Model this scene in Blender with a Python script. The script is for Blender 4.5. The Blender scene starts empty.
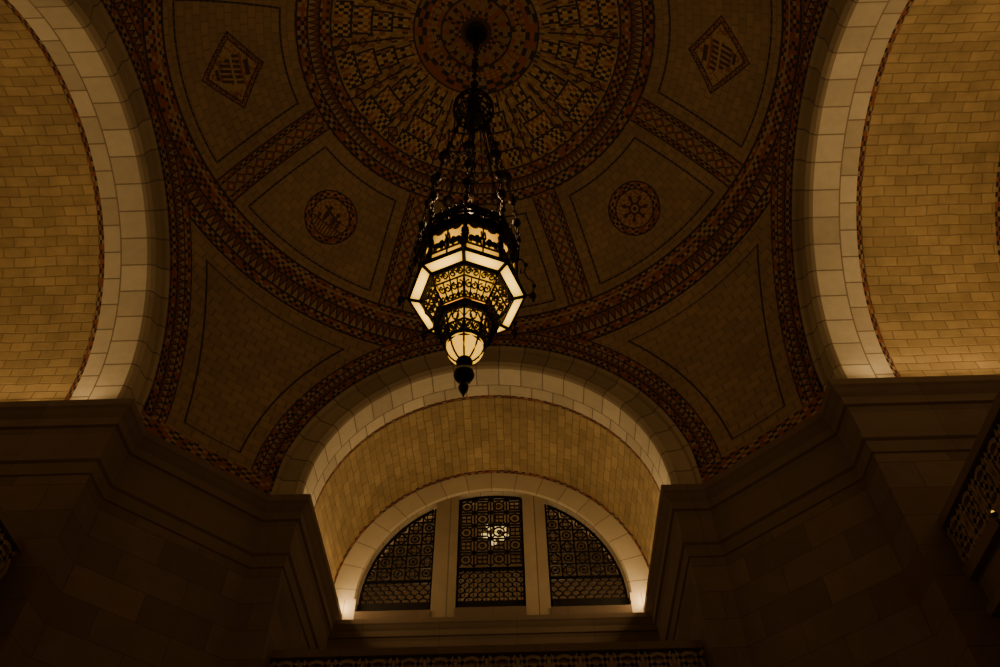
import bpy, math, random
from mathutils import Vector, Matrix
random.seed(3)
K=6.0; EYE=1.6
R=1.0; H=1.7259; A=0.68; W=0.0957; A2=A-W; W2=0.1653; L=0.6085
S=math.sqrt(R*R+A*A); ZC=H-0.066; ZE=ZC-.034; FL=-EYE/K
COL=bpy.context.scene.collection
def P(x,y,z): return Vector((x*K,y*K,z*K+EYE))
# ------------------------------------------------------------ node expressions
class X:
    nt=None
    def __init__(s,v): s.v=v
    def __add__(s,o): return M('ADD',s,o)
    __radd__=__add__
    def __sub__(s,o): return M('SUBTRACT',s,o)
    def __rsub__(s,o): return M('SUBTRACT',o,s)
    def __mul__(s,o): return M('MULTIPLY',s,o)
    __rmul__=__mul__
    def __truediv__(s,o): return M('DIVIDE',s,o)
    def __gt__(s,o): return M('GREATER_THAN',s,o)
    def __lt__(s,o): return M('LESS_THAN',s,o)
def link(sock,v):
    if isinstance(v,X): X.nt.links.new(v.v,sock)
    elif isinstance(v,(tuple,list)): sock.default_value=(*v,1) if len(v)==3 else v
    else:
        try: sock.default_value=v
        except TypeError: X.nt.links.new(v,sock)
def M(op,a,b=None,c=None):
    n=X.nt.nodes.new('ShaderNodeMath'); n.operation=op
    link(n.inputs[0],a)
    if b is not None: link(n.inputs[1],b)
    if c is not None: link(n.inputs[2],c)
    return X(n.outputs[0])
def floor_(a): return M('FLOOR',a)
def frac(a): return M('FRACT',a)
def ab(a): return M('ABSOLUTE',a)
def mn(a,b): return M('MINIMUM',a,b)
def mx(a,b): return M('MAXIMUM',a,b)
def band(a,lo,hi): return (a>lo)*(a<hi)
def comb(a,b,c=0.0):
    n=X.nt.nodes.new('ShaderNodeCombineXYZ'); link(n.inputs[0],a);link(n.inputs[1],b);link(n.inputs[2],c); return X(n.outputs[0])
def white(a,b,c=0.0):
    n=X.nt.nodes.new('ShaderNodeTexWhiteNoise'); n.noise_dimensions='3D'; link(n.inputs['Vector'],comb(a,b,c)); return X(n.outputs['Value'])
def noise(vec,scale,detail=3,rough=.5):
    n=X.nt.nodes.new('ShaderNodeTexNoise'); 
    if vec is not None: link(n.inputs['Vector'],vec)
    n.inputs['Scale'].default_value=scale; n.inputs['Detail'].default_value=detail; n.inputs['Roughness'].default_value=rough
    return X(n.outputs[0])
def mix(f,a,b,mode='MIX'):
    n=X.nt.nodes.new('ShaderNodeMix'); n.data_type='RGBA'; n.blend_type=mode; n.clamp_factor=True
    link(n.inputs[0],f); link(n.inputs[6],a); link(n.inputs[7],b); return X(n.outputs[2])
def scalec(col,f):
    n=X.nt.nodes.new('ShaderNodeVectorMath'); n.operation='SCALE'; link(n.inputs[0],col); link(n.inputs[3],f); return X(n.outputs[0])
def addv(a,b):
    n=X.nt.nodes.new('ShaderNodeVectorMath'); n.operation='ADD'; link(n.inputs[0],a); link(n.inputs[1],b); return X(n.outputs[0])
def brick(vec,c1,c2,mo,w,h,ms,off=.5,bias=0.0,smooth=.1):
    n=X.nt.nodes.new('ShaderNodeTexBrick'); link(n.inputs['Vector'],vec); n.offset=off
    link(n.inputs['Color1'],c1);link(n.inputs['Color2'],c2);link(n.inputs['Mortar'],mo)
    n.inputs['Scale'].default_value=1;n.inputs['Mortar Size'].default_value=ms;n.inputs['Mortar Smooth'].default_value=smooth
    n.inputs['Bias'].default_value=bias;n.inputs['Brick Width'].default_value=w;n.inputs['Row Height'].default_value=h
    return X(n.outputs['Color']),X(n.outputs['Fac'])
def newmat(name,rough=.8,metal=0.0,col=None,spec=.3):
    m=bpy.data.materials.new(name); m.use_nodes=True; X.nt=m.node_tree
    b=m.node_tree.nodes['Principled BSDF']; b.inputs['Roughness'].default_value=rough; b.inputs['Metallic'].default_value=metal
    b.inputs['Specular IOR Level'].default_value=spec
    if col: b.inputs['Base Color'].default_value=(*col,1)
    return m,b
def bump(b,hgt,strength=.3,dist=.02):
    n=X.nt.nodes.new('ShaderNodeBump'); n.inputs['Strength'].default_value=strength;n.inputs['Distance'].default_value=dist
    link(n.inputs['Height'],hgt); X.nt.links.new(n.outputs[0],b.inputs['Normal'])
def texco(name='Object'):
    n=X.nt.nodes.new('ShaderNodeTexCoord'); return X(n.outputs[name])
def sep(v):
    n=X.nt.nodes.new('ShaderNodeSeparateXYZ'); link(n.inputs[0],v); return [X(o) for o in n.outputs]
DARK=(.026,.020,.022); RED=(.21,.070,.034); GOLD=(.38,.25,.105); TAN=(.28,.180,.088)
def mosaic(u,v,idn=0.0,tan=GOLD,amt=.5):
    fu,fv=floor_(u),floor_(v)
    par=M('MODULO',ab(fu+fv),2.0)>.5
    w=white(fu,fv,idn)
    other=mix(w>.55,RED,tan)
    alt=mix(w>.70,DARK,RED)
    return mix(par,alt,other)
# ---- dome mosaic
def mat_dome():
    m,b=newmat('dome_mosaic_tile',.75)
    x,y,z=sep(scalec(texco('Object'),1/K))
    r=M('SQRT',x*x+y*y); rad=180/math.pi
    th=M('ARCTAN2',r,z)*rad
    ph=M('ARCTAN2',x,y)*rad
    pp=ph+360.0
    n1=noise(texco('Object'),2.2,4); n2=noise(texco('Object'),.5,2); n7=noise(texco('Object'),7.0,3)
    bc,bf=brick(comb(pp/3.0,th/1.25),(.30,.192,.094),(.215,.140,.068),(.15,.098,.048),1.0,1.0,.06)
    col=mix(n1*.7,bc,(.20,.132,.064))
    ros=band(th,10.5,24.0)
    gw=white(floor_(pp/1.4),floor_(th/.95),3.0)
    gc=mix(gw>.5,(.24,.150,.062),(.33,.215,.088)); gc=mix(gw>.74,gc,(.20,.080,.036)); gc=mix(gw>.90,gc,(.045,.030,.028))
    col=mix(ros,col,gc)
    HS=11.25
    u=(frac((pp)/22.5)-.5)*2.0; au=ab(u)
    v=(th-10.5)/13.5
    ud=au*(HS/rad)*r
    wv=.021+.014*floor_(v*4.0)
    fig=ros*(ud<wv)*band(v,.04,.97)
    cu=floor_(ud/.0105+.5); cv=floor_(th/.82)
    ck=M('MODULO',cu+cv,2.0)>.5
    cr=white(cu,cv,floor_(v*4.0))
    ca=mix(cr>.55,DARK,RED); ca=mix(cr>.85,ca,(.05,.05,.065))
    cb=mix(cr>.40,(.36,.225,.085),(.24,.085,.038)); cb=mix(cr>.66,cb,(.38,.26,.11))
    col=mix(fig,col,mix(ck,ca,cb))
    col=mix(fig*(ud<.0045),col,(.30,.18,.07))
    col=mix(ros*band(ud,wv-.0065,wv)*band(v,.04,.97),col,DARK)
    fv8=frac(v*4.0); col=mix(fig*(fv8<.11),col,DARK)
    us=(1.0-au)*(HS/rad)*r
    for (t0,s0) in ((22.2,.026),(19.0,.020),(16.4,.015),(14.4,.011)):
        dvv=(th-t0)/rad*S; dq=ab(us)+ab(dvv)
        col=mix(ros*(dq<s0),col,DARK); col=mix(ros*(dq<s0*.72),col,RED); col=mix(ros*(dq<s0*.30),col,(.34,.23,.10))
    col=mix(ros*(us<.0030)*(th>12.0),col,DARK)
    # medallion : concentric rings
    col=mix(th<10.5,col,mosaic(pp/9.0,th/.75,5.0,tan=(.20,.125,.056)))
    pet=M('SINE',pp*(16/rad))
    col=mix(band(th,3.6,5.6)*(pet>.1),col,(.19,.115,.048))
    col=mix(band(th,6.4,8.2)*(frac(pp/7.5)>.5)*(frac(th*1.7)>.3),col,(.26,.155,.062))
    col=mix(th<2.6,col,(.07,.035,.022))
    for t0 in (5.7,10.3): col=mix(band(th,t0,t0+.28),col,DARK)
    # band 24-30
    bn=band(th,24.0,30.0)
    col=mix(bn,col,mosaic(pp/1.5,th/.58,2.0,tan=TAN))
    zz=ab(frac(pp/2.0)-.5)*2.0
    zb=band(th,26.2,27.8); col=mix(zb,col,(.27,.175,.085)); col=mix(zb*(zz>((th-26.2)/1.6)),col,(.15,.052,.03)); col=mix(zb*(ab(zz-(th-26.2)/1.6)<.16),col,DARK)
    for t0 in (24.0,25.9,27.8,29.6): col=mix(band(th,t0,t0+.30),col,DARK)
    # panels
    pl=pp/45.0; lc=(frac(pl+.5)-.5)*45.0
    d=(22.5-ab(lc))/rad*r
    pan=band(th,30.0,51.0)
    rib=pan*(d<.046)
    rv=frac(th/2.1); 
    ribc=mosaic((d+.0045)/.0090,th/.60,4.0,tan=(.27,.155,.070))
    col=mix(rib,col,ribc)
    dia=d/.021+ab(rv-.5)*2.0
    col=mix(rib*(d<.023),col,(.24,.15,.07)); col=mix(rib*(dia<1.0),col,RED); col=mix(rib*band(dia,.80,1.02),col,DARK); col=mix(rib*(dia<.35),col,(.34,.23,.10))
    col=mix(rib*band(d,.023,.0265),col,DARK)
    col=mix(pan*band(d,.042,.047),col,DARK)
    def ins(k): return band(th,32.2+k*rad/S,49.3-k*rad/S)*(d>.088+k)
    line=ins(0.0)*(1.0-ins(.0066))
    col=mix(pan*line*(frac(th*1.1+pp*.6)>.08),col,DARK)
    idx=floor_(pl+.5)
    iscirc=M('MODULO',idx,2.0)>.5
    lx=lc/rad*r; ly=(th-40.9)/rad*S
    dc=M('SQRT',lx*lx+ly*ly); an=M('ARCTAN2',lx,ly)*rad+360.0
    ci=iscirc*pan
    col=mix(ci*(dc<.100),col,mosaic(an/9.0,dc/.0100,6.0,tan=(.32,.15,.06)))
    pic=mix(white(floor_(lx/.0065),floor_(ly/.0065),12.0)>.55,(.24,.130,.055),(.32,.195,.085))
    pw=white(floor_(lx/.0065),floor_(ly/.0065),13.0); pic=mix(pw>.80,pic,(.19,.065,.035))
    col=mix(ci*(dc<.071),col,pic)
    wheel=ci*(dc<.068)*band(idx,8.5,9.5); nw=ci*(dc<.068)*(1.0-band(idx,8.5,9.5))
    FG=(.060,.032,.022)
    col=mix(nw*band(ly,.024,.030),col,FG)
    col=mix(nw*(ly>.030)*(frac((lx+1.0)/.012)<.45),col,(.10,.045,.025))
    for (px,py,sx_,sy_) in ((-.018,.0,.009,.024),(.016,.004,.010,.020),(.036,.012,.008,.012),(-.04,.014,.007,.010)):
        ex=(lx-px)/sx_; ey=(ly-py)/sy_; col=mix(nw*((ex*ex+ey*ey)<1.0),col,FG)
    for (px,py,rr_) in ((-.018,-.031,.0085),(.020,-.023,.0085),(.038,-.005,.007)):
        ex=(lx-px); ey=(ly-py); col=mix(nw*((ex*ex+ey*ey)<rr_*rr_),col,FG)
    col=mix(nw*(ab(ly+.012-lx*.35)<.005)*(ab(lx)<.040),col,FG)
    # bold dark rosette
    pr_=.040+.012*M('SINE',an*(7/rad))
    col=mix(wheel*(dc<pr_),col,(.075,.030,.022))
    aw=(frac(an/51.4286-.25)-.5)*(51.4286/rad)*.032; dr_=dc-.032; dd_=M('SQRT',aw*aw+dr_*dr_)
    col=mix(wheel*(dd_<.0095),col,(.30,.17,.07)); col=mix(wheel*(dd_<.0045),col,RED)
    col=mix(wheel*(dc<.014),col,(.30,.18,.075)); col=mix(wheel*(dc<.008),col,FG)
    for r0 in (.069,.095): col=mix(ci*band(dc,r0,r0+.0050),col,DARK)
    # diamonds
    di=(1.0-iscirc)*pan; dm=ab(lx)*.84+ab(ly)*.98
    col=mix(di*(dm<.108),col,mosaic((lx+ly+1.0)/.0085,(lx-ly+1.0)/.0085,7.0,tan=(.22,.13,.062)))
    fld=di*(dm<.088)
    pz=white(floor_(lx/.0075),floor_(ly/.0075),14.0)
    col=mix(fld,col,mix(pz>.70,(.28,.180,.076),(.19,.080,.036)))
    sh=fld*band(ly,-.036,.044)*(ab(lx)<(.052-mx(ly,0.0)*.55))
    sl=lx+ly*.30
    bars=(frac((sl+1.0)/.0175)<.58)
    col=mix(sh*bars,col,(.060,.032,.024)); col=mix(sh*band(ly,-.004,.004),col,(.30,.19,.08))
    col=mix(sh*band(ly,-.036,-.028),col,RED); col=mix(fld*band(ly,-.058,-.041)*(ab(lx)<.026),col,(.060,.032,.024)); col=mix(fld*band(ly,.048,.060)*(ab(lx)<.018),col,(.060,.032,.024))
    for r0 in (.086,.105): col=mix(di*band(dm,r0,r0+.005),col,DARK)
    # main ring
    rg=band(th,51.0,58.2)
    col=mix(rg,col,mosaic(pp/.78,th/.56,8.0,tan=TAN))
    zz2=ab(frac(pp/1.5)-.5)*2.0
    zb=band(th,54.2,56.3); q2=(th-54.2)/2.1
    col=mix(zb,col,(.26,.165,.08)); col=mix(zb*(zz2>q2),col,(.15,.052,.03)); col=mix(zb*(ab(zz2-q2)<.17),col,DARK)
    for t0 in (50.8,53.8,56.3,57.9): col=mix(band(th,t0,t0+.35),col,DARK)
    col=mix(band(th,51.9,52.2),col,TAN)
    # arch borders + pendentives
    mm=mx(ab(x),ab(y)); q=R-mm; al=M('ARCTAN2',mn(ab(x),ab(y)),z)*rad
    bo=(q<.047)*(th>54.5)
    col=mix(bo,col,mosaic(al/1.0,q/.0062,9.0,tan=TAN))
    zz3=ab(frac(al/1.9)-.5)*2.0; q3=(q-.016)/.014
    zb=bo*band(q,.016,.030); col=mix(zb,col,(.26,.165,.08)); col=mix(zb*(zz3>q3),col,(.15,.052,.03)); col=mix(zb*(ab(zz3-q3)<.17),col,DARK)
    for q0 in (.001,.014,.030,.044): col=mix(bo*band(q,q0,q0+.0026),col,DARK)
    pe=(th>58.2)
    def pin(k): return (q>.078+k)*(th>60.8+k*47)*(z>.085+k)
    col=mix(pe*pin(0.0)*(1.0-pin(.0042)),col,DARK)
    lowb=(z<.040)*pe
    col=mix(lowb,col,mosaic(pp/.8,z/.0105,10.0,tan=TAN))
    col=scalec(col,.62+n2*.60+n7*.20)
    link(b.inputs['Base Color'],col)
    bump(b,n1+bf*-.6,.3,.02)
    return m
def mat_border():
    m,b=newmat('vault_mosaic_border',.75)
    u,v,_=sep(texco('UV'))
    link(b.inputs['Base Color'],mosaic(u/.09,v/.045,1.0,tan=TAN)); return m
def mat_brick(name,c1,c2,mo,w,h,ms,rough=.8,bmp=.4,nz=.5,nscale=3.0,off=.5,bias=0.0,warp=0.0,smooth=.1):
    m,b=newmat(name,rough)
    uv=texco('UV'); n1=noise(texco('Object'),nscale,4,.6); n2=noise(texco('Object'),.6,2); n3=noise(texco('Object'),1.4,5,.7)
    if warp:
        wn=noise(texco('Object'),2.5,3); wm=noise(texco('Object'),2.1,3); uv=addv(uv,comb((wn-.5)*warp,(wm-.5)*warp))
    c,f=brick(uv,c1,c2,mo,w,h,ms,off,bias,smooth)
    c=scalec(c,(1.0-nz*.75)+n1*nz*.5+n2*nz*.5+n3*nz*.5)
    link(b.inputs['Base Color'],c); bump(b,n1*.5-f,bmp,.02)
    return m
mDome=mat_dome(); mBorder=mat_border()
mTile=mat_brick('guastavino_vault_tile',(.40,.285,.135),(.300,.210,.096),(.245,.170,.078),.40,.185,.014,bmp=.6,nz=1.25,warp=.07,smooth=.6)
mVous=mat_brick('limestone_voussoir',(.62,.53,.37),(.44,.365,.245),(.25,.195,.125),.50,.50,.014,bmp=.3,nz=.55,nscale=6)
mFace=mat_brick('limestone_arch_ring',(.38,.295,.185),(.27,.205,.125),(.16,.12,.075),.50,9.0,.014,bmp=.3,nz=.5)
mLun=mat_brick('limestone_lunette_arch',(.58,.48,.32),(.50,.41,.27),(.28,.22,.145),.55,9.0,.010,bmp=.3,nz=.4)
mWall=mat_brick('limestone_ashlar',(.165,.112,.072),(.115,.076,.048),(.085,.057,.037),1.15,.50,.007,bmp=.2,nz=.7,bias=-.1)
mHall=mat_brick('plaster_hall_wall',(.42,.32,.20),(.40,.30,.18),(.3,.23,.15),1.15,.50,.007,bmp=.2,nz=.7)
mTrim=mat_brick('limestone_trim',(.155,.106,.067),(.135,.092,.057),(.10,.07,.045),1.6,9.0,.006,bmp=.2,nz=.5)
mPar=mat_brick('carved_parapet_stone',(.25,.175,.11),(.22,.15,.09),(.16,.11,.07),1.6,9.0,.006,bmp=.2,nz=.5)
mFloor=mat_brick('marble_floor',(.22,.18,.14),(.10,.08,.07),(.05,.04,.04),.9,.9,.01,rough=.3,bmp=.05,nz=.4,off=0)
def mat_metal():
    m,b=newmat('blackened_bronze',.45,.7)
    n=noise(texco('Object'),12,3); link(b.inputs['Base Color'],mix(n,(.008,.0065,.005),(.026,.018,.011))); return m
mMetal=mat_metal()
def mat_glow(name,c1,c2,st,scale=5,hot=0.0):
    m,b=newmat(name,.35)
    n=noise(texco('Object'),scale,3)
    c=mix(n,c1,c2); link(b.inputs['Base Color'],c); link(b.inputs['Emission Color'],c)
    if hot:   # frosted glass: bulb glow painted into emission, brighter towards each pane's middle
        u,v,_=sep(texco('UV')); e=mn(u*(1.0-u)*4.0,1.0)*.65+mn(v*(1.0-v)*4.0,1.0)*.35
        link(b.inputs['Emission Strength'],(e*hot+(1.0-hot))*(n*.5+.75)*st)
    else: b.inputs['Emission Strength'].default_value=st
    return m
gRim=mat_glow('glowing_alabaster_glass',(1,.62,.07),(1,.46,.025),3.6,3,.88)
gWall=mat_glow('glowing_amber_glass',(1,.52,.035),(.85,.33,.012),1.7,4,.75)
gBowl=mat_glow('glowing_gold_glass',(1,.54,.04),(.95,.40,.018),1.5,5,.5)
gPet=mat_glow('glowing_ribbed_glass',(1,.58,.045),(1,.42,.02),1.5)
gLamp=mat_glow('glowing_white_globe',(1,.84,.38),(.9,.68,.26),1.5)
def mat_iron():
    m,b=newmat('wrought_iron',.6,.3); n=noise(texco('Object'),10,2); link(b.inputs['Base Color'],mix(n,(.008,.007,.006),(.018,.014,.010))); return m
mIron=mat_iron()
def mat_glass():
    m,b=newmat('smoky_window_glass',.1); nt=m.node_tree
    t=nt.nodes.new('ShaderNodeBsdfTransparent'); n=noise(texco('Object'),1.5,2); 
    link(t.inputs[0],mix(n,(.70,.64,.58),(.85,.78,.70)))
    b.inputs['Base Color'].default_value=(.03,.025,.02,1)
    mi=nt.nodes.new('ShaderNodeMixShader'); mi.inputs[0].default_value=.15
    nt.links.new(t.outputs[0],mi.inputs[1]);nt.links.new(b.outputs[0],mi.inputs[2]);nt.links.new(mi.outputs[0],nt.nodes['Material Output'].inputs[0]); return m
mGlass=mat_glass()
# ------------------------------------------------------------ mesh helpers
def obj(name,V,F,mat,parent=None,origin=None,uv=None,smooth=False,**props):
    o0=Vector(origin) if origin is not None else Vector((0,0,0))
    me=bpy.data.meshes.new(name); me.from_pydata([tuple(Vector(v)-o0) for v in V],[],F)
    me.materials.append(mat)
    if uv:
        l=me.uv_layers.new(name='UVMap'); i=0
        for fu in uv:
            for c in fu: l.data[i].uv=c; i+=1
    if smooth: me.polygons.foreach_set('use_smooth',[True]*len(me.polygons))
    me.update()
    o=bpy.data.objects.new(name,me); COL.objects.link(o); o.location=o0
    if parent is not None:
        o.parent=parent; o.location=o0-parent.location
    for k,v in props.items(): o[k]=v
    return o
class B:
    def __init__(s): s.V=[];s.F=[];s.U=[]
    def quad(s,a,b,c,d,uv=((0,0),(1,0),(1,1),(0,1))):
        i=len(s.V); s.V+= [Vector(a),Vector(b),Vector(c),Vector(d)]; s.F.append((i,i+1,i+2,i+3)); s.U.append(uv)
    def box(s,lo,hi):
        x0,y0,z0=lo;x1,y1,z1=hi
        def q(a,b,c,d,k):
            uv=[]
            for p in (a,b,c,d):
                uv.append((p[0],p[2]) if k==1 else ((p[1],p[2]) if k==0 else (p[0],p[1])))
            s.quad(a,b,c,d,uv)
        q((x0,y0,z0),(x1,y0,z0),(x1,y0,z1),(x0,y0,z1),1); q((x1,y1,z0),(x0,y1,z0),(x0,y1,z1),(x1,y1,z1),1)
        q((x0,y1,z0),(x0,y0,z0),(x0,y0,z1),(x0,y1,z1),0); q((x1,y0,z0),(x1,y1,z0),(x1,y1,z1),(x1,y0,z1),0)
        q((x0,y0,z1),(x1,y0,z1),(x1,y1,z1),(x0,y1,z1),2); q((x0,y1,z0),(x1,y1,z0),(x1,y0,z0),(x0,y0,z0),2)
    def tube(s,pts,r,n=8,closed=False):
        pts=[Vector(p) for p in pts]; m=len(pts); base=len(s.V); rr=r if isinstance(r,(list,tuple)) else [r]*m
        for i,p in enumerate(pts):
            if closed: t=pts[(i+1)%m]-pts[i-1]
            else: t=pts[min(i+1,m-1)]-pts[max(i-1,0)]
            t.normalize(); up=Vector((0,0,1)) if abs(t.z)<.9 else Vector((1,0,0))
            a=t.cross(up).normalized(); b=t.cross(a)
            for k in range(n):
                an=2*math.pi*k/n; s.V.append(p+(a*math.cos(an)+b*math.sin(an))*rr[i])
        for i in range(m if closed else m-1):
            j=(i+1)%m
            for k in range(n):
                k2=(k+1)%n; s.F.append((base+i*n+k,base+i*n+k2,base+j*n+k2,base+j*n+k)); s.U.append(((0,0),(1,0),(1,1),(0,1)))
        if not closed:
            s.F.append(tuple(base+k for k in range(n))); s.U.append([(0,0)]*n)
            s.F.append(tuple(base+(m-1)*n+k for k in range(n))); s.U.append([(0,0)]*n)
    def lathe(s,prof,c,n=16,rot=0.0):
        base=len(s.V); m=len(prof); c=Vector(c)
        for (r,z) in prof:
            for k in range(n):
                an=2*math.pi*k/n+rot; s.V.append(Vector((c.x+r*math.cos(an),c.y+r*math.sin(an),c.z+z)))
        for i in range(m-1):
            for k in range(n):
                k2=(k+1)%n; s.F.append((base+i*n+k,base+i*n+k2,base+(i+1)*n+k2,base+(i+1)*n+k)); s.U.append(((0,0),(1,0),(1,1),(0,1)))
    def ball(s,c,r,n=10,sq=1.0):
        s.lathe([(max(1e-4,r*math.sin(math.pi*i/8)),sq*r*math.cos(math.pi*i/8)) for i in range(9)],c,n)
    def stroke(s,pts,nrm,w,th,closed=False):
        pts=[Vector(p) for p in pts]; m=len(pts); nrm=Vector(nrm).normalized(); base=len(s.V)
        if m<2: return
        for i,p in enumerate(pts):
            if closed: t=pts[(i+1)%m]-pts[i-1]
            else: t=pts[min(i+1,m-1)]-pts[max(i-1,0)]
            if t.length<1e-9: t=Vector((1,0,0))
            t.normalize(); sd=nrm.cross(t).normalized()*w/2
            for q in (p+sd+nrm*th/2,p-sd+nrm*th/2,p-sd-nrm*th/2,p+sd-nrm*th/2): s.V.append(q)
        for i in range(m if closed else m-1):
            j=(i+1)%m
            for k in range(4):
                k2=(k+1)%4; s.F.append((base+i*4+k,base+i*4+k2,base+j*4+k2,base+j*4+k)); s.U.append(((0,0),(1,0),(1,1),(0,1)))
        if not closed:
            for e in (0,m-1): s.F.append(tuple(base+e*4+k for k in range(4))); s.U.append([(0,0)]*4)
    def poly(s,pts,nrm,th):
        nrm=Vector(nrm).normalized(); n=len(pts); base=len(s.V)
        for sg in (.5,-.5):
            for p in pts: s.V.append(Vector(p)+nrm*th*sg)
        s.F.append(tuple(range(base,base+n))); s.U.append([(0,0)]*n)
        s.F.append(tuple(range(base+2*n-1,base+n-1,-1))); s.U.append([(0,0)]*n)
        for i in range(n):
            j=(i+1)%n; s.F.append((base+i,base+j,base+n+j,base+n+i)); s.U.append([(0,0)]*4)
    def make(s,name,mat,parent=None,origin=None,smooth=False,**p): return obj(name,s.V,s.F,mat,parent,origin,s.U,smooth,**p)
def circ(cx,cy,r,n=14,a0=0,a1=360):
    full=(a1-a0)>=360; k=n if full else n+1
    return [(cx+r*math.cos(math.radians(a0+(a1-a0)*i/n)),cy+r*math.sin(math.radians(a0+(a1-a0)*i/n))) for i in range(k)]
def spiral(cx,cy,r,turn=1.5,a0=0,d=1,n=18): return [(cx+r*(1-.8*i/n)*math.cos(math.radians(a0)+d*turn*2*math.pi*i/n),cy+r*(1-.8*i/n)*math.sin(math.radians(a0)+d*turn*2*math.pi*i/n)) for i in range(n+1)]
# ------------------------------------------------------------ structure
ST=dict(kind='structure')
c0=P(0,0,H); NA=288; NT=72
azs=[2*math.pi*i/NA for i in range(NA)]
for kx in range(4):
    for e in (math.asin(R/S),math.acos(R/S)): azs.append((kx*math.pi/2+ (e if e<math.pi/2 else 0))%(2*math.pi))
azs=sorted(set(round(a,6) for a in azs)); V=[];F=[]
for a in azs:
    m=max(abs(math.sin(a)),abs(math.cos(a))); tm=math.asin(min(1,R/(S*m)))
    if S*m<=R+1e-6: tm=math.pi/2+.06
    for j in range(NT+1):
        t=tm*j/NT; V.append(c0+Vector((math.sin(a)*math.sin(t),math.cos(a)*math.sin(t),math.cos(t)))*S*K)
n=len(azs)
for i in range(n):
    for j in range(NT):
        a=i*(NT+1)+j; b=((i+1)%n)*(NT+1)+j; F.append((a,b,b+1,a+1))
obj('ceiling',V,F,mDome,origin=c0,smooth=True,**ST)
def arm(k):
    return {0:lambda s,d,z:P(s,d,z),1:lambda s,d,z:P(d,-s,z),2:lambda s,d,z:P(-s,-d,z),3:lambda s,d,z:P(-d,s,z)}[k]
names=['front','right','back','left']
STI=.10
def revolve(f,prof,uvd,n=72,stilt=STI):
    Bm=B(); angs=[math.pi*i/n for i in range(n+1)]
    def pt(d,r,i):
        if i==-1: return f(r,d,H-stilt)
        if i==n+1: return f(-r,d,H-stilt)
        return f(r*math.cos(angs[i]),d,H+r*math.sin(angs[i]))
    def al(i,r): return (-stilt if i==-1 else (math.pi*A2+stilt if i==n+1 else angs[i]*A2))*K
    acc=0
    for a,b in zip(prof[:-1],prof[1:]):
        seg=math.hypot(b[0]-a[0],b[1]-a[1])*K
        for i in range(-1,n+1):
            Bm.quad(pt(*a,i),pt(*a,i+1),pt(*b,i+1),pt(*b,i),
              ((al(i,0),acc),(al(i+1,0),acc),(al(i+1,0),acc+seg),(al(i,0),acc+seg)) if uvd else ((acc,al(i,0)),(acc,al(i+1,0)),(acc+seg,al(i+1,0)),(acc+seg,al(i,0))))
        acc+=seg
    return Bm
tn=0
for k in range(4):
    f=arm(k)
    revolve(f,[(R,A),(R+.004,A-.016),(R+.016,A-.022),(R+.016,A2+.03),(R+.012,A2+.018),(R+.022,A2+.004),(R+.03,A2)],True).make(f'trim_{(tn:=tn+1)}',mFace,**ST)
    revolve(f,[(R+.03,A2),(R+W2,A2)],True).make(f'trim_{(tn:=tn+1)}',mVous,**ST)
    revolve(f,[(R+W2,A2),(R+W2+.018,A2+.003)],True).make(f'trim_{(tn:=tn+1)}',mBorder,**ST)
    revolve(f,[(R+W2+.018,A2+.003),(R+L-.016,A2+.003)],False).make('ceiling',mTile,**ST)
    revolve(f,[(R+L-.016,A2+.003),(R+L,A2)],True).make(f'trim_{(tn:=tn+1)}',mBorder,**ST)
base=[(A2,R+L),(A2,R),(A,R),(R,A),(R,A2),(R+L,A2)]
prof=[(-.12,0),(.050,0),(.050,-.022),(.044,-.028),(.036,-.040),(.028,-.050),(.028,-.076),(.020,-.080),(.014,-.094),(.011,-.170),(.016,-.172),(.016,-.188),(.008,-.194),(.005,-.228),(0,-.231)]
def offs(pts,d):
    out=[];m=len(pts)
    for i in range(m):
        ns=[]
        if i>0: e=Vector(pts[i])-Vector(pts[i-1]); ns.append(Vector((e.y,-e.x)).normalized())
        if i<m-1: e=Vector(pts[i+1])-Vector(pts[i]); ns.append(Vector((e.y,-e.x)).normalized())
        if len(ns)==2:
            b=(ns[0]+ns[1]); b=b/ (b.length_squared/2) 
        else: b=ns[0]
        out.append(Vector(pts[i])+b*d)
    return out
quads={(1,1):'front_right',(-1,1):'front_left',(1,-1):'back_right',(-1,-1):'back_left'}
for (sx,sy),nm in quads.items():
    bw=B(); bc=B(); acc=0
    offp=[offs(base,p[0]) for p in prof]
    for i in range(len(base)-1):
        p,q=Vector(base[i]),Vector(base[i+1]); l=(q-p).length*K
        g=lambda v,z:P(v.x*sx,v.y*sy,z)
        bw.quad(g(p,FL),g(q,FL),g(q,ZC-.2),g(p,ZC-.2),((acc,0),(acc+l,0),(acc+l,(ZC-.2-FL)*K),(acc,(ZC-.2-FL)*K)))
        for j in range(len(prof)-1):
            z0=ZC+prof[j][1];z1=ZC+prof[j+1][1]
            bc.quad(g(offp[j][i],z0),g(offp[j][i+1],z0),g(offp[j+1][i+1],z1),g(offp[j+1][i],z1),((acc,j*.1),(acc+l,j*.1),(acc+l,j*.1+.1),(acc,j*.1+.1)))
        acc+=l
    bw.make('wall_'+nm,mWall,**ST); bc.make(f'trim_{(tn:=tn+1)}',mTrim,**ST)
RI=.494
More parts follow.
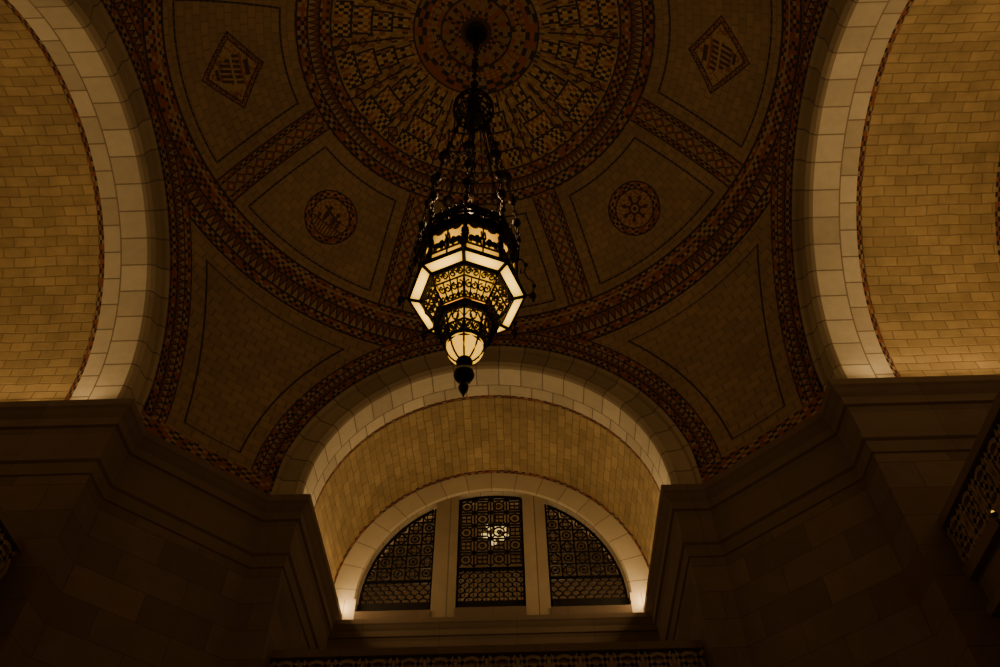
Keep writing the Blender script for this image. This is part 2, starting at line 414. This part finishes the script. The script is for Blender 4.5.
for k in range(4):
    f=arm(k); b=B(); wd=2*A2*K
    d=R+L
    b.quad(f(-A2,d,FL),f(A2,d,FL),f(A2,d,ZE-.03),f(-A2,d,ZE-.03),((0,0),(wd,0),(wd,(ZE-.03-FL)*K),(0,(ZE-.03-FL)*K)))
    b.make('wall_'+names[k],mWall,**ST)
    b=B()
    for j in range(len(prof)-1):
        e0,e1=prof[j][0]*.6,prof[j+1][0]*.6
        b.quad(f(-A2,d-e0,ZE+prof[j][1]*.8),f(A2,d-e0,ZE+prof[j][1]*.8),f(A2,d-e1,ZE+prof[j+1][1]*.8),f(-A2,d-e1,ZE+prof[j+1][1]*.8),((0,j*.1),(7,j*.1),(7,j*.1+.1),(0,j*.1+.1)))
    b.make(f'trim_{(tn:=tn+1)}',mTrim,**ST)
    if k!=0:
        b=B(); N=48
        for i in range(N):
            a0,a1=math.pi*i/N,math.pi*(i+1)/N
            b.quad(f(A2*math.cos(a0),d,H+A2*math.sin(a0)),f(A2*math.cos(a1),d,H+A2*math.sin(a1)),f(A2*math.cos(a1),d,ZE-.01),f(A2*math.cos(a0),d,ZE-.01),
              tuple((A2*K*math.cos(t),z) for t,z in ((a0,A2*K*math.sin(a0)),(a1,A2*K*math.sin(a1)),(a1,0),(a0,0))))
        b.make('wall_'+names[k],mLun,**ST)
b=B(); e=R+L; b.quad(P(-e,-e,FL),P(e,-e,FL),P(e,e,FL),P(-e,e,FL),((0,0),(19.3,0),(19.3,19.3),(0,19.3))); b.make('floor',mFloor,**ST)
for k in (0,1,3):
    f=arm(k); b=B(); d0,d1=1.08,1.13; z0,z1=1.085,1.215
    def bx(s0,s1,da,db,za,zb):
        c=[f(s,d,z) for z in (za,zb) for d in (da,db) for s in (s0,s1)]
        lo=(min(p.x for p in c),min(p.y for p in c),min(p.z for p in c)); hi=(max(p.x for p in c),max(p.y for p in c),max(p.z for p in c)); b.box(lo,hi)
    bx(-A2,A2,d0-.010,d1,z1-.022,z1); bx(-A2,A2,d0-.008,d1,z0-.03,z0); bx(-A2,A2,d0+.008,d1,z0,z1-.02)
    bx(-A2,A2,d0+.01,d1,z0-.10,z0-.03); bx(-A2,A2,d0-.004,d1,z0-.12,z0-.10)
    par=b.make(f'trim_{(tn:=tn+1)}',mTrim,**ST)
    b=B(); nrm=f(0,1,0)-f(0,0,0); hh=z1-.022-z0; nC=14; cw=2*A2/nC
    for i in range(nC):
        for (pl,cl) in [(circ(.5,.5,.42,16),True),(circ(.5,.5,.2,10),True),([(0,0),(1,1)],False),([(0,1),(1,0)],False),([(0,0),(0,1)],False)]:
            b.stroke([f(-A2+(i+p[0])*cw,d0+.004,z0+p[1]*hh) for p in pl],nrm,.010*K,.010*K,cl)
    b.make('lattice_relief',mPar,par)
sc=bpy.data.objects.new('wall_sconce',None); COL.objects.link(sc); sc.location=P(1.088,.37,1.035)
sc['label']='tiny lit bronze sconce on the stone parapet'; sc['category']='wall light'
b=B(); b.tube([P(1.089,.37,1.035),P(1.068,.37,1.03),P(1.056,.37,1.038),P(1.056,.37,1.05)],.014,8); b.lathe([(.005,-.04),(.03,-.02),(.04,.02),(.025,.02)],P(1.056,.37,1.060),12); b.make('sconce_bracket',mMetal,sc)
b=B(); b.ball(P(1.056,.37,1.067),.020,10,1.3); b.make('sconce_bulb',gPet,sc,smooth=True)
# ------------------------------------------------------------ lunette window (front)
f=arm(0); D=R+L; N=64; b=B()
for i in range(N):
    a0,a1=math.pi*i/N,math.pi*(i+1)/N
    def q(r,a,d=D): return f(r*math.cos(a),d,H+r*math.sin(a))
    ua,ub=a0*RI*K,a1*RI*K
    b.quad(q(A2,a0),q(A2,a1),q(RI+.008,a1),q(RI+.008,a0),((ua,.6),(ub,.6),(ub,.05),(ua,.05)))
    b.quad(q(RI+.008,a0),q(RI+.008,a1),q(RI,a1,D+.01),q(RI,a0,D+.01),((ua,.05),(ub,.05),(ub,0),(ua,0)))
    b.quad(q(RI,a0,D+.01),q(RI,a1,D+.01),q(RI,a1,D+.08),q(RI,a0,D+.08),((ua,0),(ub,0),(ub,-.4),(ua,-.4)))
for sg in (-1,1):
    b.quad(f(sg*A2,D,ZE-.03),f(sg*RI,D,ZE-.03),f(sg*RI,D,H),f(sg*A2,D,H),((0,0),(.5,0),(.5,.4),(0,.4)))
    b.quad(f(sg*RI,D,ZE-.03),f(sg*RI,D+.08,ZE-.03),f(sg*RI,D+.08,H),f(sg*RI,D,H),((0,0),(.4,0),(.4,.4),(0,.4)))
win=b.make('window_1',mLun,**ST)
MX0,MX1=.128,.216; XO=-.008
for sg in (-1,1):
    b=B(); x0,x1=sorted((sg*MX0+XO,sg*MX1+XO))
    b.box(tuple(f(x0,D+.008,ZE-.02)),tuple(f(x1,D+.07,H+math.sqrt(RI*RI-.15**2))))
    b.make('stone_mullion',mFace,win)
    b=B(); b.box(tuple(f(min(sg*MX1+XO,sg*RI),D+.0,ZE-.02)),tuple(f(max(sg*MX1+XO,sg*RI),D+.06,ZE+.050))); b.make('window_sill',mTrim,win)
b=B(); b.box(tuple(f(-MX0+XO,D+.0,ZE-.02)),tuple(f(MX0+XO,D+.06,ZE+.056))); b.make('window_sill',mTrim,win)
def inside(x,z,x0,x1): return x0-1e-6<=x<=x1+1e-6 and x*x+(max(z,0))**2<=(RI-.004)**2 and z>=-.07
def gril(x0,x1,cells,name):
    b=B(); nrm=(0,1,0); yy=D+.035
    def st(pts,w,closed=False):
        if closed: pts=pts+[pts[0]]
        fine=[]
        for p,q in zip(pts[:-1],pts[1:]):
            m=max(1,int(math.hypot(q[0]-p[0],q[1]-p[1])/.01))
            for i in range(m): fine.append((p[0]+(q[0]-p[0])*i/m,p[1]+(q[1]-p[1])*i/m))
        fine.append(pts[-1]); run=[]
        for p in fine:
            if inside(p[0],p[1],x0,x1): run.append(p)
            else:
                if len(run)>1: b.stroke([f(a,yy,H+c) for a,c in run],nrm,w*K,.005*K)
                run=[]
        if len(run)>1: b.stroke([f(a,yy,H+c) for a,c in run],nrm,w*K,.005*K)
    st([(x0+.004,-.06),(x0+.004,.5)],.010); st([(x1-.004,-.06),(x1-.004,.5)],.010); st([(x0,-.020),(x1,-.020)],.045)
    st([((RI-.008)*math.cos(math.pi*i/80),(RI-.008)*math.sin(math.pi*i/80)) for i in range(81)],.010)
    cells(st,x0,x1)
    b.make(name,mIron,win)
def cen(st,x0,x1):
    nc=4; cw=(x1-x0)/nc
    for i in range(nc+1): st([(x0+i*cw,.13),(x0+i*cw,.5)],.0062)
    zz=.002; row=0; sw=cw/2
    while zz<.128:
        for i in range(-1,nc*2+1):
            cx=x0+(i+.5+(row%2)*.5)*sw
            st(circ(cx,zz,sw*.56,8,0,180),.0046)
            st([(cx,zz),(cx,zz+sw*.3)],.0036)
        zz+=.0205; row+=1
    st([(x0,.138),(x1,.138)],.016)
    zz=.150; row=0
    while zz<.5:
        for i in range(nc):
            cx=x0+(i+.5)*cw; cz=zz+cw/2
            if (i+row)%2==0:
                st(circ(cx,cz,cw*.34,14),.0058,True); st(circ(cx,cz,cw*.10,8),.006,True)
            else:
                q_=cw*.30; st([(cx-q_,cz-q_),(cx+q_,cz-q_),(cx+q_,cz+q_),(cx-q_,cz+q_)],.0056,True)
                st([(cx-q_,cz),(cx+q_,cz)],.004); st([(cx,cz-q_),(cx,cz+q_)],.004)
            for a in (-1,1):
                for c in (-1,1): st([(cx+a*cw/2,cz+c*cw/2),(cx+a*cw*.27,cz+c*cw*.27)],.0050)
        zz+=cw; row+=1; st([(x0,zz),(x1,zz)],.0062)
def sid(st,x0,x1):
    cw=.0530; nx=int((x1-x0)/cw)+1
    sg=1 if x0>0 else -1
    X0=lambda i:(x0+i*cw) if sg>0 else (x1-i*cw)
    zz=.002; row=0; sw=cw*.6
    while zz<.085:
        for i in range(-1,int((x1-x0)/sw)+2):
            cx=x0+(i+.5+(row%2)*.5)*sw; st(circ(cx,zz,sw*.55,8,0,180),.0042)
        zz+=.0185; row+=1
    st([(x0,.092),(x1,.092)],.014)
    for i in range(nx+1): st([(X0(i),.095),(X0(i),.5)],.0066)
    zz=.099; j=0
    while zz<.48:
        for i in range(nx+1):
            cx=X0(i+.5); cz=zz+cw/2
            if (i+j)%2==0:
                st(circ(cx,cz,cw*.30,10),.0056,True); st(circ(cx,cz,cw*.07,6),.008,True)
            else:
                st([(cx-cw/2,cz),(cx,cz+cw/2),(cx+cw/2,cz),(cx,cz-cw/2)],.0054,True)
                st([(cx-cw*.2,cz-cw*.2),(cx+cw*.2,cz-cw*.2),(cx+cw*.2,cz+cw*.2),(cx-cw*.2,cz+cw*.2)],.0040,True)
        j+=1; zz+=cw; st([(x0,zz),(x1,zz)],.0066)
gril(-MX0+XO,MX0+XO,cen,'iron_grille'); gril(MX1+XO,RI,sid,'iron_grille'); gril(-RI,-MX1+XO,sid,'iron_grille')
def pane(x0,x1):
    b=B(); n=12
    for i in range(n):
        xa=x0+(x1-x0)*i/n; xb=x0+(x1-x0)*(i+1)/n; g=lambda x:H+math.sqrt(max(0,RI*RI-x*x))
        b.quad(f(xa,D+.05,ZE),f(xb,D+.05,ZE),f(xb,D+.05,g(xb)),f(xa,D+.05,g(xa)))
    b.make('window_glass',mGlass,win)
pane(-MX0+XO,MX0+XO);pane(MX1+XO,RI);pane(-RI,-MX1+XO)
# hall beyond the window
b=B(); Y0,Y1=D+.08,D+.75; zt=H+.75; zb=ZC-.3
b.quad(P(-.8,Y1,zb),P(.8,Y1,zb),P(.8,Y1,zt),P(-.8,Y1,zt),((0,0),(9.6,0),(9.6,6),(0,6)))
for sg in (-1,1): b.quad(P(sg*.8,Y0,zb),P(sg*.8,Y1,zb),P(sg*.8,Y1,zt),P(sg*.8,Y0,zt),((0,0),(5,0),(5,6),(0,6)))
b.make('wall_hall_beyond',mHall,**ST)
b=B(); b.quad(P(-.8,Y0,zt),P(.8,Y0,zt),P(.8,Y1,zt),P(-.8,Y1,zt),((0,0),(9.6,0),(9.6,5),(0,5))); b.make('ceiling_hall_beyond',mHall,**ST)
LZ=2.279; LY=1.96; LX=.002
lp=bpy.data.objects.new('globe_pendant_light',None); COL.objects.link(lp); lp.location=P(LX,LY,zt)
lp['label']='small hanging light with a ring of white glass globes'; lp['category']='pendant light'
b=B(); b.tube([P(LX,LY,zt),P(LX,LY,LZ+.03)],.02,8); b.lathe([(.001,0),(.14,0),(.12,-.06),(.02,-.1)],P(LX,LY,zt),14); b.make('stem',mMetal,lp)
RG=.048
b=B(); b.tube([P(LX+RG*math.cos(i*math.pi/8),LY+RG*math.sin(i*math.pi/8),LZ+.012) for i in range(16)],.02,6,True)
for i in range(8):
    a=i*math.pi/4; b.tube([P(LX,LY,LZ+.04),P(LX+.025*math.cos(a),LY+.025*math.sin(a),LZ+.045),P(LX+RG*math.cos(a),LY+RG*math.sin(a),LZ+.012)],.012,5)
b.make('arm_ring',mMetal,lp)
for i in range(9):
    a=i*math.pi/4+.2; rr=RG if i<8 else 0
    b=B(); b.ball(P(LX+rr*math.cos(a),LY+rr*math.sin(a),LZ-.012+(.012 if i%2 else -.006)),.085); b.make('glass_globe',gLamp,lp,smooth=True)
# ------------------------------------------------------------ chandelier
def C(r,k,z):
    a=k*math.pi/4; return P(r*math.sin(a),-r*math.cos(a),z)
ZT=H+S
ch=bpy.data.objects.new('chandelier',None); COL.objects.link(ch); ch.location=P(0,0,ZT)
ch['label']='large octagonal black bronze lantern chandelier with glowing glass panels'; ch['category']='chandelier'
def ax(z): return P(0,0,z)
b=B(); b.lathe([(.22,0),(.23,-.05),(.16,-.10),(.18,-.14),(.10,-.22),(.08,-.32),(.03,-.38)],ax(ZT-.001),24); b.make('ceiling_canopy',mMetal,ch)
def link_ring(b,c,axis,hl,hw,r,n=12):
    t,sd=axis; pts=[c+t*(hl*math.cos(2*math.pi*i/n))+sd*(hw*math.sin(2*math.pi*i/n)) for i in range(n)]
    b.tube(pts,r,5,True)
b=B(); z=ZT-.055; i=0
while z>2.35:
    link_ring(b,ax(z),(Vector((0,0,1)),Vector((1,0,0)) if i%2 else Vector((0,1,0))),.085,.045,.016); z-=.0235; i+=1
for z in (2.80,2.62,2.46): b.ball(ax(z),.075,10,1.3)
b.make('suspension_chain',mMetal,ch)
zc=2.275; rc=.058; b=B()
for k in range(12):
    pts=[]
    for i in range(13):
        t=math.pi*i/12; a=k*math.pi/6; rr=rc*max(.12,math.sin(t))
        pts.append(P(rr*math.cos(a),rr*math.sin(a),zc+.062*math.cos(t)))
    b.tube(pts,.014,5)
for tz,rr in ((.035,.049),(.012,.057),(-.012,.057),(-.035,.049)):
    b.tube([P(rr*math.cos(i*math.pi/12),rr*math.sin(i*math.pi/12),zc+tz) for i in range(24)],.017,6,True)
for k in range(12):
    a=(k+.5)*math.pi/6; b.ball(P(.057*math.cos(a),.057*math.sin(a),zc),.035,6)
b.lathe([(.02,.55),(.09,.5),(.05,.42),(.14,.36),(.06,.30)],ax(zc),12); b.lathe([(.05,-.30),(.16,-.36),(.08,-.42),(.12,-.48),(.02,-.55)],ax(zc),12)
b.lathe([(.02,.25),(.13,.1),(.13,-.1),(.02,-.25)],ax(zc),12)
b.make('openwork_crown',mMetal,ch)
b=B(); b.tube([ax(2.20),ax(1.66)],.014,8)
for z,r in ((2.12,.05),(2.00,.07),(1.86,.05),(1.76,.08)): b.ball(ax(z),r,10,1.3)
b.make('central_rod',mMetal,ch)
zs=1.92; rs_=.045; b=B()
b.tube([P(rs_*math.cos(i*math.pi/12),rs_*math.sin(i*math.pi/12),zs) for i in range(24)],.013,6,True)
for k in range(0,8,2): b.tube([ax(zs+.02),C(rs_,k,zs)],.010,5)
b.make('spreader_ring',mMetal,ch)
CP=[(.034,2.225),(.064,2.02),(.090,1.84),(.106,1.68),(.112,1.560)]
def chain_pt(k,t):
    u=t*(len(CP)-1); i=min(int(u),len(CP)-2); u-=i
    return C(CP[i][0]+(CP[i+1][0]-CP[i][0])*u,k,CP[i][1]+(CP[i+1][1]-CP[i][1])*u)
for k in range(8):
    b=B(); nL=30
    for i in range(nL):
        p=chain_pt(k,i/nL); q=chain_pt(k,(i+1)/nL); t=(q-p).normalized(); s1=t.cross(Vector((0,0,1)) if abs(t.z)<.99 else Vector((1,0,0))).normalized(); s2=t.cross(s1)
        link_ring(b,(p+q)/2,(t,s1 if i%2 else s2),(q-p).length*.66,.022,.0095,8)
    for t,r in ((.22,.055),(.48,.095),(.66,.065),(.84,.065)): b.ball(chain_pt(k,t),r,8,1.3)
    b.make('hanging_chain',mMetal,ch)
def octring(b,r,z,rad,n=6): b.tube([C(r,k,z) for k in range(8)],rad,n,True)
def octlathe(b,prof):
    for (r0,z0),(r1,z1) in zip(prof[:-1],prof[1:]):
        for k in range(8): b.quad(C(r0,k,z0),C(r0,k+1,z0),C(r1,k+1,z1),C(r1,k,z1))
ZW0,ZW1=1.362,1.482; ZG=1.532
RW0,RW1=.099,.101
b=B(); octlathe(b,[(.094,1.50),(.083,1.527),(.073,1.555),(.045,1.59),(.03,1.62),(.012,1.67)]); 
for k in range(8): b.tube([C(.096,k,1.502),C(.085,k,1.529),C(.075,k,1.557),C(.047,k,1.592),C(.015,k,1.67)],.02,5)
b.make('roof',mMetal,ch)
b=B(); octlathe(b,[(RW1+.001,ZW1),(.107,ZW1+.003),(.108,ZW1+.008),(.102,ZW1+.013),(.088,ZW1+.017)]); octring(b,.1065,ZW1+.005,.022)
octlathe(b,[(.101,ZW0+.016),(.108,ZW0+.005),(.116,ZW0-.002),(.120,ZW0-.010)]); octring(b,.1195,ZW0-.009,.020)
octlathe(b,[(.094,1.342),(.090,1.336),(.088,1.339)]); octring(b,.0925,1.341,.020)
octlathe(b,[(.056,1.272),(.062,1.266),(.062,1.257),(.055,1.252),(.049,1.255)]); octring(b,.061,1.261,.022)
octring(b,.0390,1.196,.022); octring(b,.109,ZG,.014)
for k in range(8):
    b.tube([C(RW0+.002,k,ZW0),C(RW1+.002,k,ZW1)],.030,6)
    b.tube([C(.107,k,ZW1),C(.109,k,ZG)],.022,6)
    b.tube([C(.1195,k,1.350),C(.0925,k,1.342)],.024,6)
    b.tube([C(.090,k,1.338),C(.080,k,1.302),C(.058,k,1.272)],.016,6)
    b.tube([C(.050,k,1.256),C(.040,k,1.198)],.015,6)
b.make('bronze_frame',mMetal,ch)
for k in range(8):
    b=B(); b.tube([C(.112,k,1.590),C(.110,k,1.54),C(.107,k,ZW1+.005),C(.116,k,ZW1+.002),C(.124,k,ZW1-.020),C(.120,k,ZW1-.048),C(.112,k,ZW1-.050),C(.113,k,ZW1-.034)],[.005,.018,.012,.010,.010,.010,.010,.008],5)
    b.tube([C(.120,k,ZW1-.048),C(.126,k,ZW1-.070),C(.136,k,ZW1-.080),C(.139,k,ZW1-.097),C(.134,k,1.362),C(.134,k,1.345)],.012,5)
    b.tube([C(.121,k,1.353),C(.135,k,1.356)],.012,5)
    b.ball(C(.134,k,1.350),.046,8,1.4); b.ball(C(.134,k,1.335),.022,8,1.6); b.ball(C(.138,k,1.385),.030,8); b.ball(C(.124,k,ZW1-.020),.028,8)
    b.ball(C(.111,k,1.562),.040,8,1.2)
    b.make('corner_bracket',mMetal,ch)
def panel(name,mat,r0,z0,r1,z1,k,ins=.0,strokes=None,w=.006,out=.0,th=.004,parent=ch,polys=()):
    p00,p10=C(r0+out,k,z0),C(r0+out,k+1,z0); p01,p11=C(r1+out,k,z1),C(r1+out,k+1,z1)
    def bl(u,v): return (p00*(1-u)+p10*u)*(1-v)+(p01*(1-u)+p11*u)*v
    b=B()
    if strokes is None:
        n=3
        for i in range(n):
            for j in range(n):
                g=lambda a,c:bl(ins+(1-2*ins)*a/n,ins+(1-2*ins)*c/n)
                b.quad(g(i,j),g(i+1,j),g(i+1,j+1),g(i,j+1),((i/n,j/n),((i+1)/n,j/n),((i+1)/n,(j+1)/n),(i/n,(j+1)/n)))
    else:
        nrm=(p10-p00).cross(p01-p00)
        for pts,cl in strokes: b.stroke([bl(*p) for p in pts],nrm,w*K,th*K,cl)
        for pts in polys: b.poly([bl(*p) for p in pts],nrm,th*K)
    return b.make(name,mat,parent)
fr=[([(0,.02),(1,.02)],False),([(0,.98),(1,.98)],False)]
def figure(cx,s,y0=.0,k=1.0):
    g=lambda x,y:(cx+s*x*k,y0+y*k)
    return [([g(-.09,.0),g(-.03,.14),g(0,.28),g(.03,.38)],False),([g(0,.28),g(.07,.14),g(.05,.0)],False),([g(.03,.36),g(.10,.30),g(.15,.40)],False),([g(.03,.36),g(-.07,.30),g(-.12,.20)],False),(circ(cx+s*.04*k,y0+.43*k,.028*k,7),True),([g(-.01,.2),g(.01,.38)],False),([g(.01,.2),g(.05,.38)],False)]
BE=[(-.17,.13),(-.15,.18),(-.08,.205),(.0,.19),(.05,.235),(.11,.24),(.15,.19),(.19,.15),(.195,.10),(.165,.075),(.135,.09),(.12,.07),(.115,.0),(.095,.0),(.09,.08),(.07,.075),(.075,.01),(.055,.01),(.04,.085),(-.06,.085),(-.08,.0),(-.10,.0),(-.095,.07),(-.125,.06),(-.15,.005),(-.165,.01),(-.145,.09)]
def beast(cx,s,y0,k=1.0): return [(cx+s*x*k,y0+y*k*1.25) for x,y in BE]
wallS=fr+[([(.5,0),(.5,1)],False),([(.03,0),(.03,1)],False),([(.97,0),(.97,1)],False),([(0,.92),(1,.92)],False),([(0,.33),(1,.33)],False)]+[(circ(.25,.98,.13,8,180,360),False),(circ(.75,.98,.13,8,180,360),False)]+[([(x,.34),(x-.012,.50),(x+.014,.66),(x-.01,.78)],False) for x in (.075,.45,.55,.93)]+[([(x-.03,.6),(x,.52),(x+.03,.62)],False) for x in (.075,.45,.55,.93)]
wallP=[beast(.26,1,.335,.98),beast(.745,-1,.335,.92)]
bowlS=fr+[([(.5,0),(.5,1)],False),([(0,.66),(1,.66)],False)]+[(spiral(cx,.82,.12,1.4,a0,dd,16),False) for cx,a0,dd in ((.14,0,1),(.36,180,-1),(.64,0,1),(.86,180,-1))]+[(spiral(cx,.42,.13,1.3,a0,dd,16),False) for cx,a0,dd in ((.17,90,1),(.36,90,-1),(.64,90,1),(.83,90,-1))]+[([(.25,0),(.25,.66)],False),([(.75,0),(.75,.66)],False)]+[(circ((i+.5)/6,.13,.06,7),True) for i in range(6)]
penS=fr+[(circ(.25,.25,.18,10),True),(circ(.75,.25,.18,10),True),(circ(.25,.25,.07,7),True),(circ(.75,.25,.07,7),True),(circ(.5,.72,.18,10),True),([(0,.55),(.3,.9),(.5,.5),(.7,.9),(1,.55)],False),([(.5,0),(.5,.5)],False),([(0,.46),(1,.46)],False)]
galS=[([(0,.03),(1,.03)],False),([(0,.97),(1,.97)],False),([(.5,0),(.5,1)],False)]+figure(.26,1,.05,1.9)+figure(.74,-1,.05,1.9)+[([(0,.2),(1,.2)],False)]
creS=[([(0,.03),(1,.03)],False)]+[([(.1+.2*i-.06,.0),(.1+.2*i,.9),(.1+.2*i+.06,.0)],False) for i in range(5)]+[(circ(.2*i,.3,.08,8),True) for i in range(1,5)]
rimS=[([(0,.04),(1,.04)],False),([(0,.96),(1,.96)],False)]
for k in range(8):
    panel('upper_glass_panel',gWall,RW0,ZW0,RW1,ZW1,k,.02)
    panel('upper_filigree',mMetal,RW0,ZW0,RW1,ZW1,k,strokes=wallS,w=.0028,out=.003,polys=wallP)
    panel('gallery_frieze',mMetal,.107,ZW1+.012,.109,ZG,k,strokes=galS,w=.0040)
    panel('gallery_cresting',mMetal,.109,ZG,.110,ZG+.026,k,strokes=creS,w=.0030)
    panel('rim_glass_panel',gRim,.0930,1.3425,.118,1.350,k,.02)
    panel('rim_frame',mMetal,.0930,1.3425,.118,1.350,k,strokes=rimS,w=.004,out=.001)
    panel('bowl_glass_panel',gBowl,.056,1.274,.088,1.338,k,.02)
    panel('bowl_filigree',mMetal,.056,1.274,.088,1.338,k,strokes=bowlS,w=.0022,out=.003)
    panel('pendant_glass_panel',gBowl,.038,1.198,.048,1.256,k,.02)
    panel('pendant_filigree',mMetal,.038,1.198,.048,1.256,k,strokes=penS,w=.0022,out=.0025)
    panel('rim_fringe',mMetal,.059,1.240,.062,1.259,k,strokes=[([(0,.95),(1,.95)],False)]+[(circ(.125+.25*i,.5,.12,8),True) for i in range(4)]+[([(.25*i,1),(.125+.25*i,.0),(.25*(i+1),1)],False) for i in range(4)],w=.0020)
pr=[(.0345,1.195),(.0338,1.186),(.0300,1.174),(.024,1.163),(.017,1.155),(.012,1.152)]
for k in range(8):
    b=B()
    for (r0,z0),(r1,z1) in zip(pr[:-1],pr[1:]):
        for j in range(4):
            def g(r,z,j):
                u=j/4; bul=1+.06*math.sin(math.pi*u)
                return C(r*bul,k+u,z)
            b.quad(g(r0,z0,j),g(r0,z0,j+1),g(r1,z1,j+1),g(r1,z1,j))
    b.make('glass_petal',gPet,ch,smooth=True)
b=B()
for k in range(8): b.tube([C(r+.0015,k,z) for r,z in pr],.012,5)
octring(b,.0365,1.188,.014)
b.make('petal_ribs',mMetal,ch)
b=B(); b.lathe([(.02,0.0),(.085,-.02),(.095,-.06),(.05,-.09),(.035,-.13),(.06,-.17),(.105,-.22),(.115,-.27),(.09,-.33),(.045,-.37),(.03,-.41),(.055,-.45),(.05,-.50),(.02,-.56),(.001,-.62)],ax(1.158),16); b.make('finial',mMetal,ch,smooth=True)
# ------------------------------------------------------------ lights
def area(name,loc,direction,sx,sy,power,col,up):
    l=bpy.data.lights.new(name,'AREA'); l.shape='RECTANGLE'; l.size=sx;l.size_y=sy;l.energy=power;l.color=col
    o=bpy.data.objects.new(name,l); COL.objects.link(o)
    d=Vector(direction).normalized(); xa=Vector(up).normalized(); za=-d; ya=za.cross(xa).normalized(); xa=ya.cross(za)
    m=Matrix((xa,ya,za)).transposed().to_4x4(); m.translation=loc; o.matrix_world=m; return o
def point(name,loc,power,col,rad=.1):
    l=bpy.data.lights.new(name,'POINT'); l.energy=power;l.color=col;l.shadow_soft_size=rad
    o=bpy.data.objects.new(name,l); COL.objects.link(o); o.location=loc; return o
WARM=(1,.68,.32); WARM2=(1,.60,.27)
for k,pa,pw in ((0,44,1.5),(1,56,3.6),(3,36,3.6),(2,36,1)):
    f=arm(k)
    for sg in (-1,1):
        dr=f(-sg*.85,0,.62)-f(0,0,0); al=f(0,1,0)-f(0,0,0)
        area('cove_strip',f(sg*(A2-.03),R+L*.52,ZC+.022),dr,L*.9*K,.12,pa,WARM,al)
        for i in range(4): point('cove_lamp',f(sg*(A2-.03),R+.12+i*.145,ZC+.02),pw,WARM,.05)
f=arm(0)
for sg in (-1,1): point('cove_lamp',f(sg*(A2-.05),R+L-.035,ZC+.02),5,WARM,.04)
point('dome_fill',P(0,0,1.72),52,WARM2,.25)  # fill lamp added above the lantern roof to brighten the dome
point('room_fill',P(0,-.2,.35),105,WARM2,.8)  # unseen fill added in mid-room to lift dome and walls
point('hall_fill',P(-.25,1.90,1.75),95,(1,.68,.36),.15)  # pair of unseen fills added to brighten the hall behind the grilles
point('hall_fill',P(.25,1.90,1.75),95,(1,.68,.36),.15)
w=bpy.data.worlds.new('world'); bpy.context.scene.world=w; w.use_nodes=True; w.node_tree.nodes['Background'].inputs[0].default_value=(.004,.0025,.001,1)
# ------------------------------------------------------------ camera
cx,cy,yaw,pit,roll,fo=.0813,-.9864,-.0152,.8952,-.0163,.8229
Fv=Vector((math.sin(yaw)*math.cos(pit),math.cos(yaw)*math.cos(pit),math.sin(pit))); Rt=Vector((math.cos(yaw),-math.sin(yaw),0)); U=Rt.cross(Fv)
R2=math.cos(roll)*Rt+math.sin(roll)*U; U2=-math.sin(roll)*Rt+math.cos(roll)*U
cd=bpy.data.cameras.new('camera'); cd.lens=36*fo; cd.sensor_width=36; cd.clip_end=200
co=bpy.data.objects.new('camera',cd); COL.objects.link(co)
m=Matrix((R2,U2,-Fv)).transposed().to_4x4(); m.translation=P(cx,cy,0); co.matrix_world=m
bpy.context.scene.camera=co
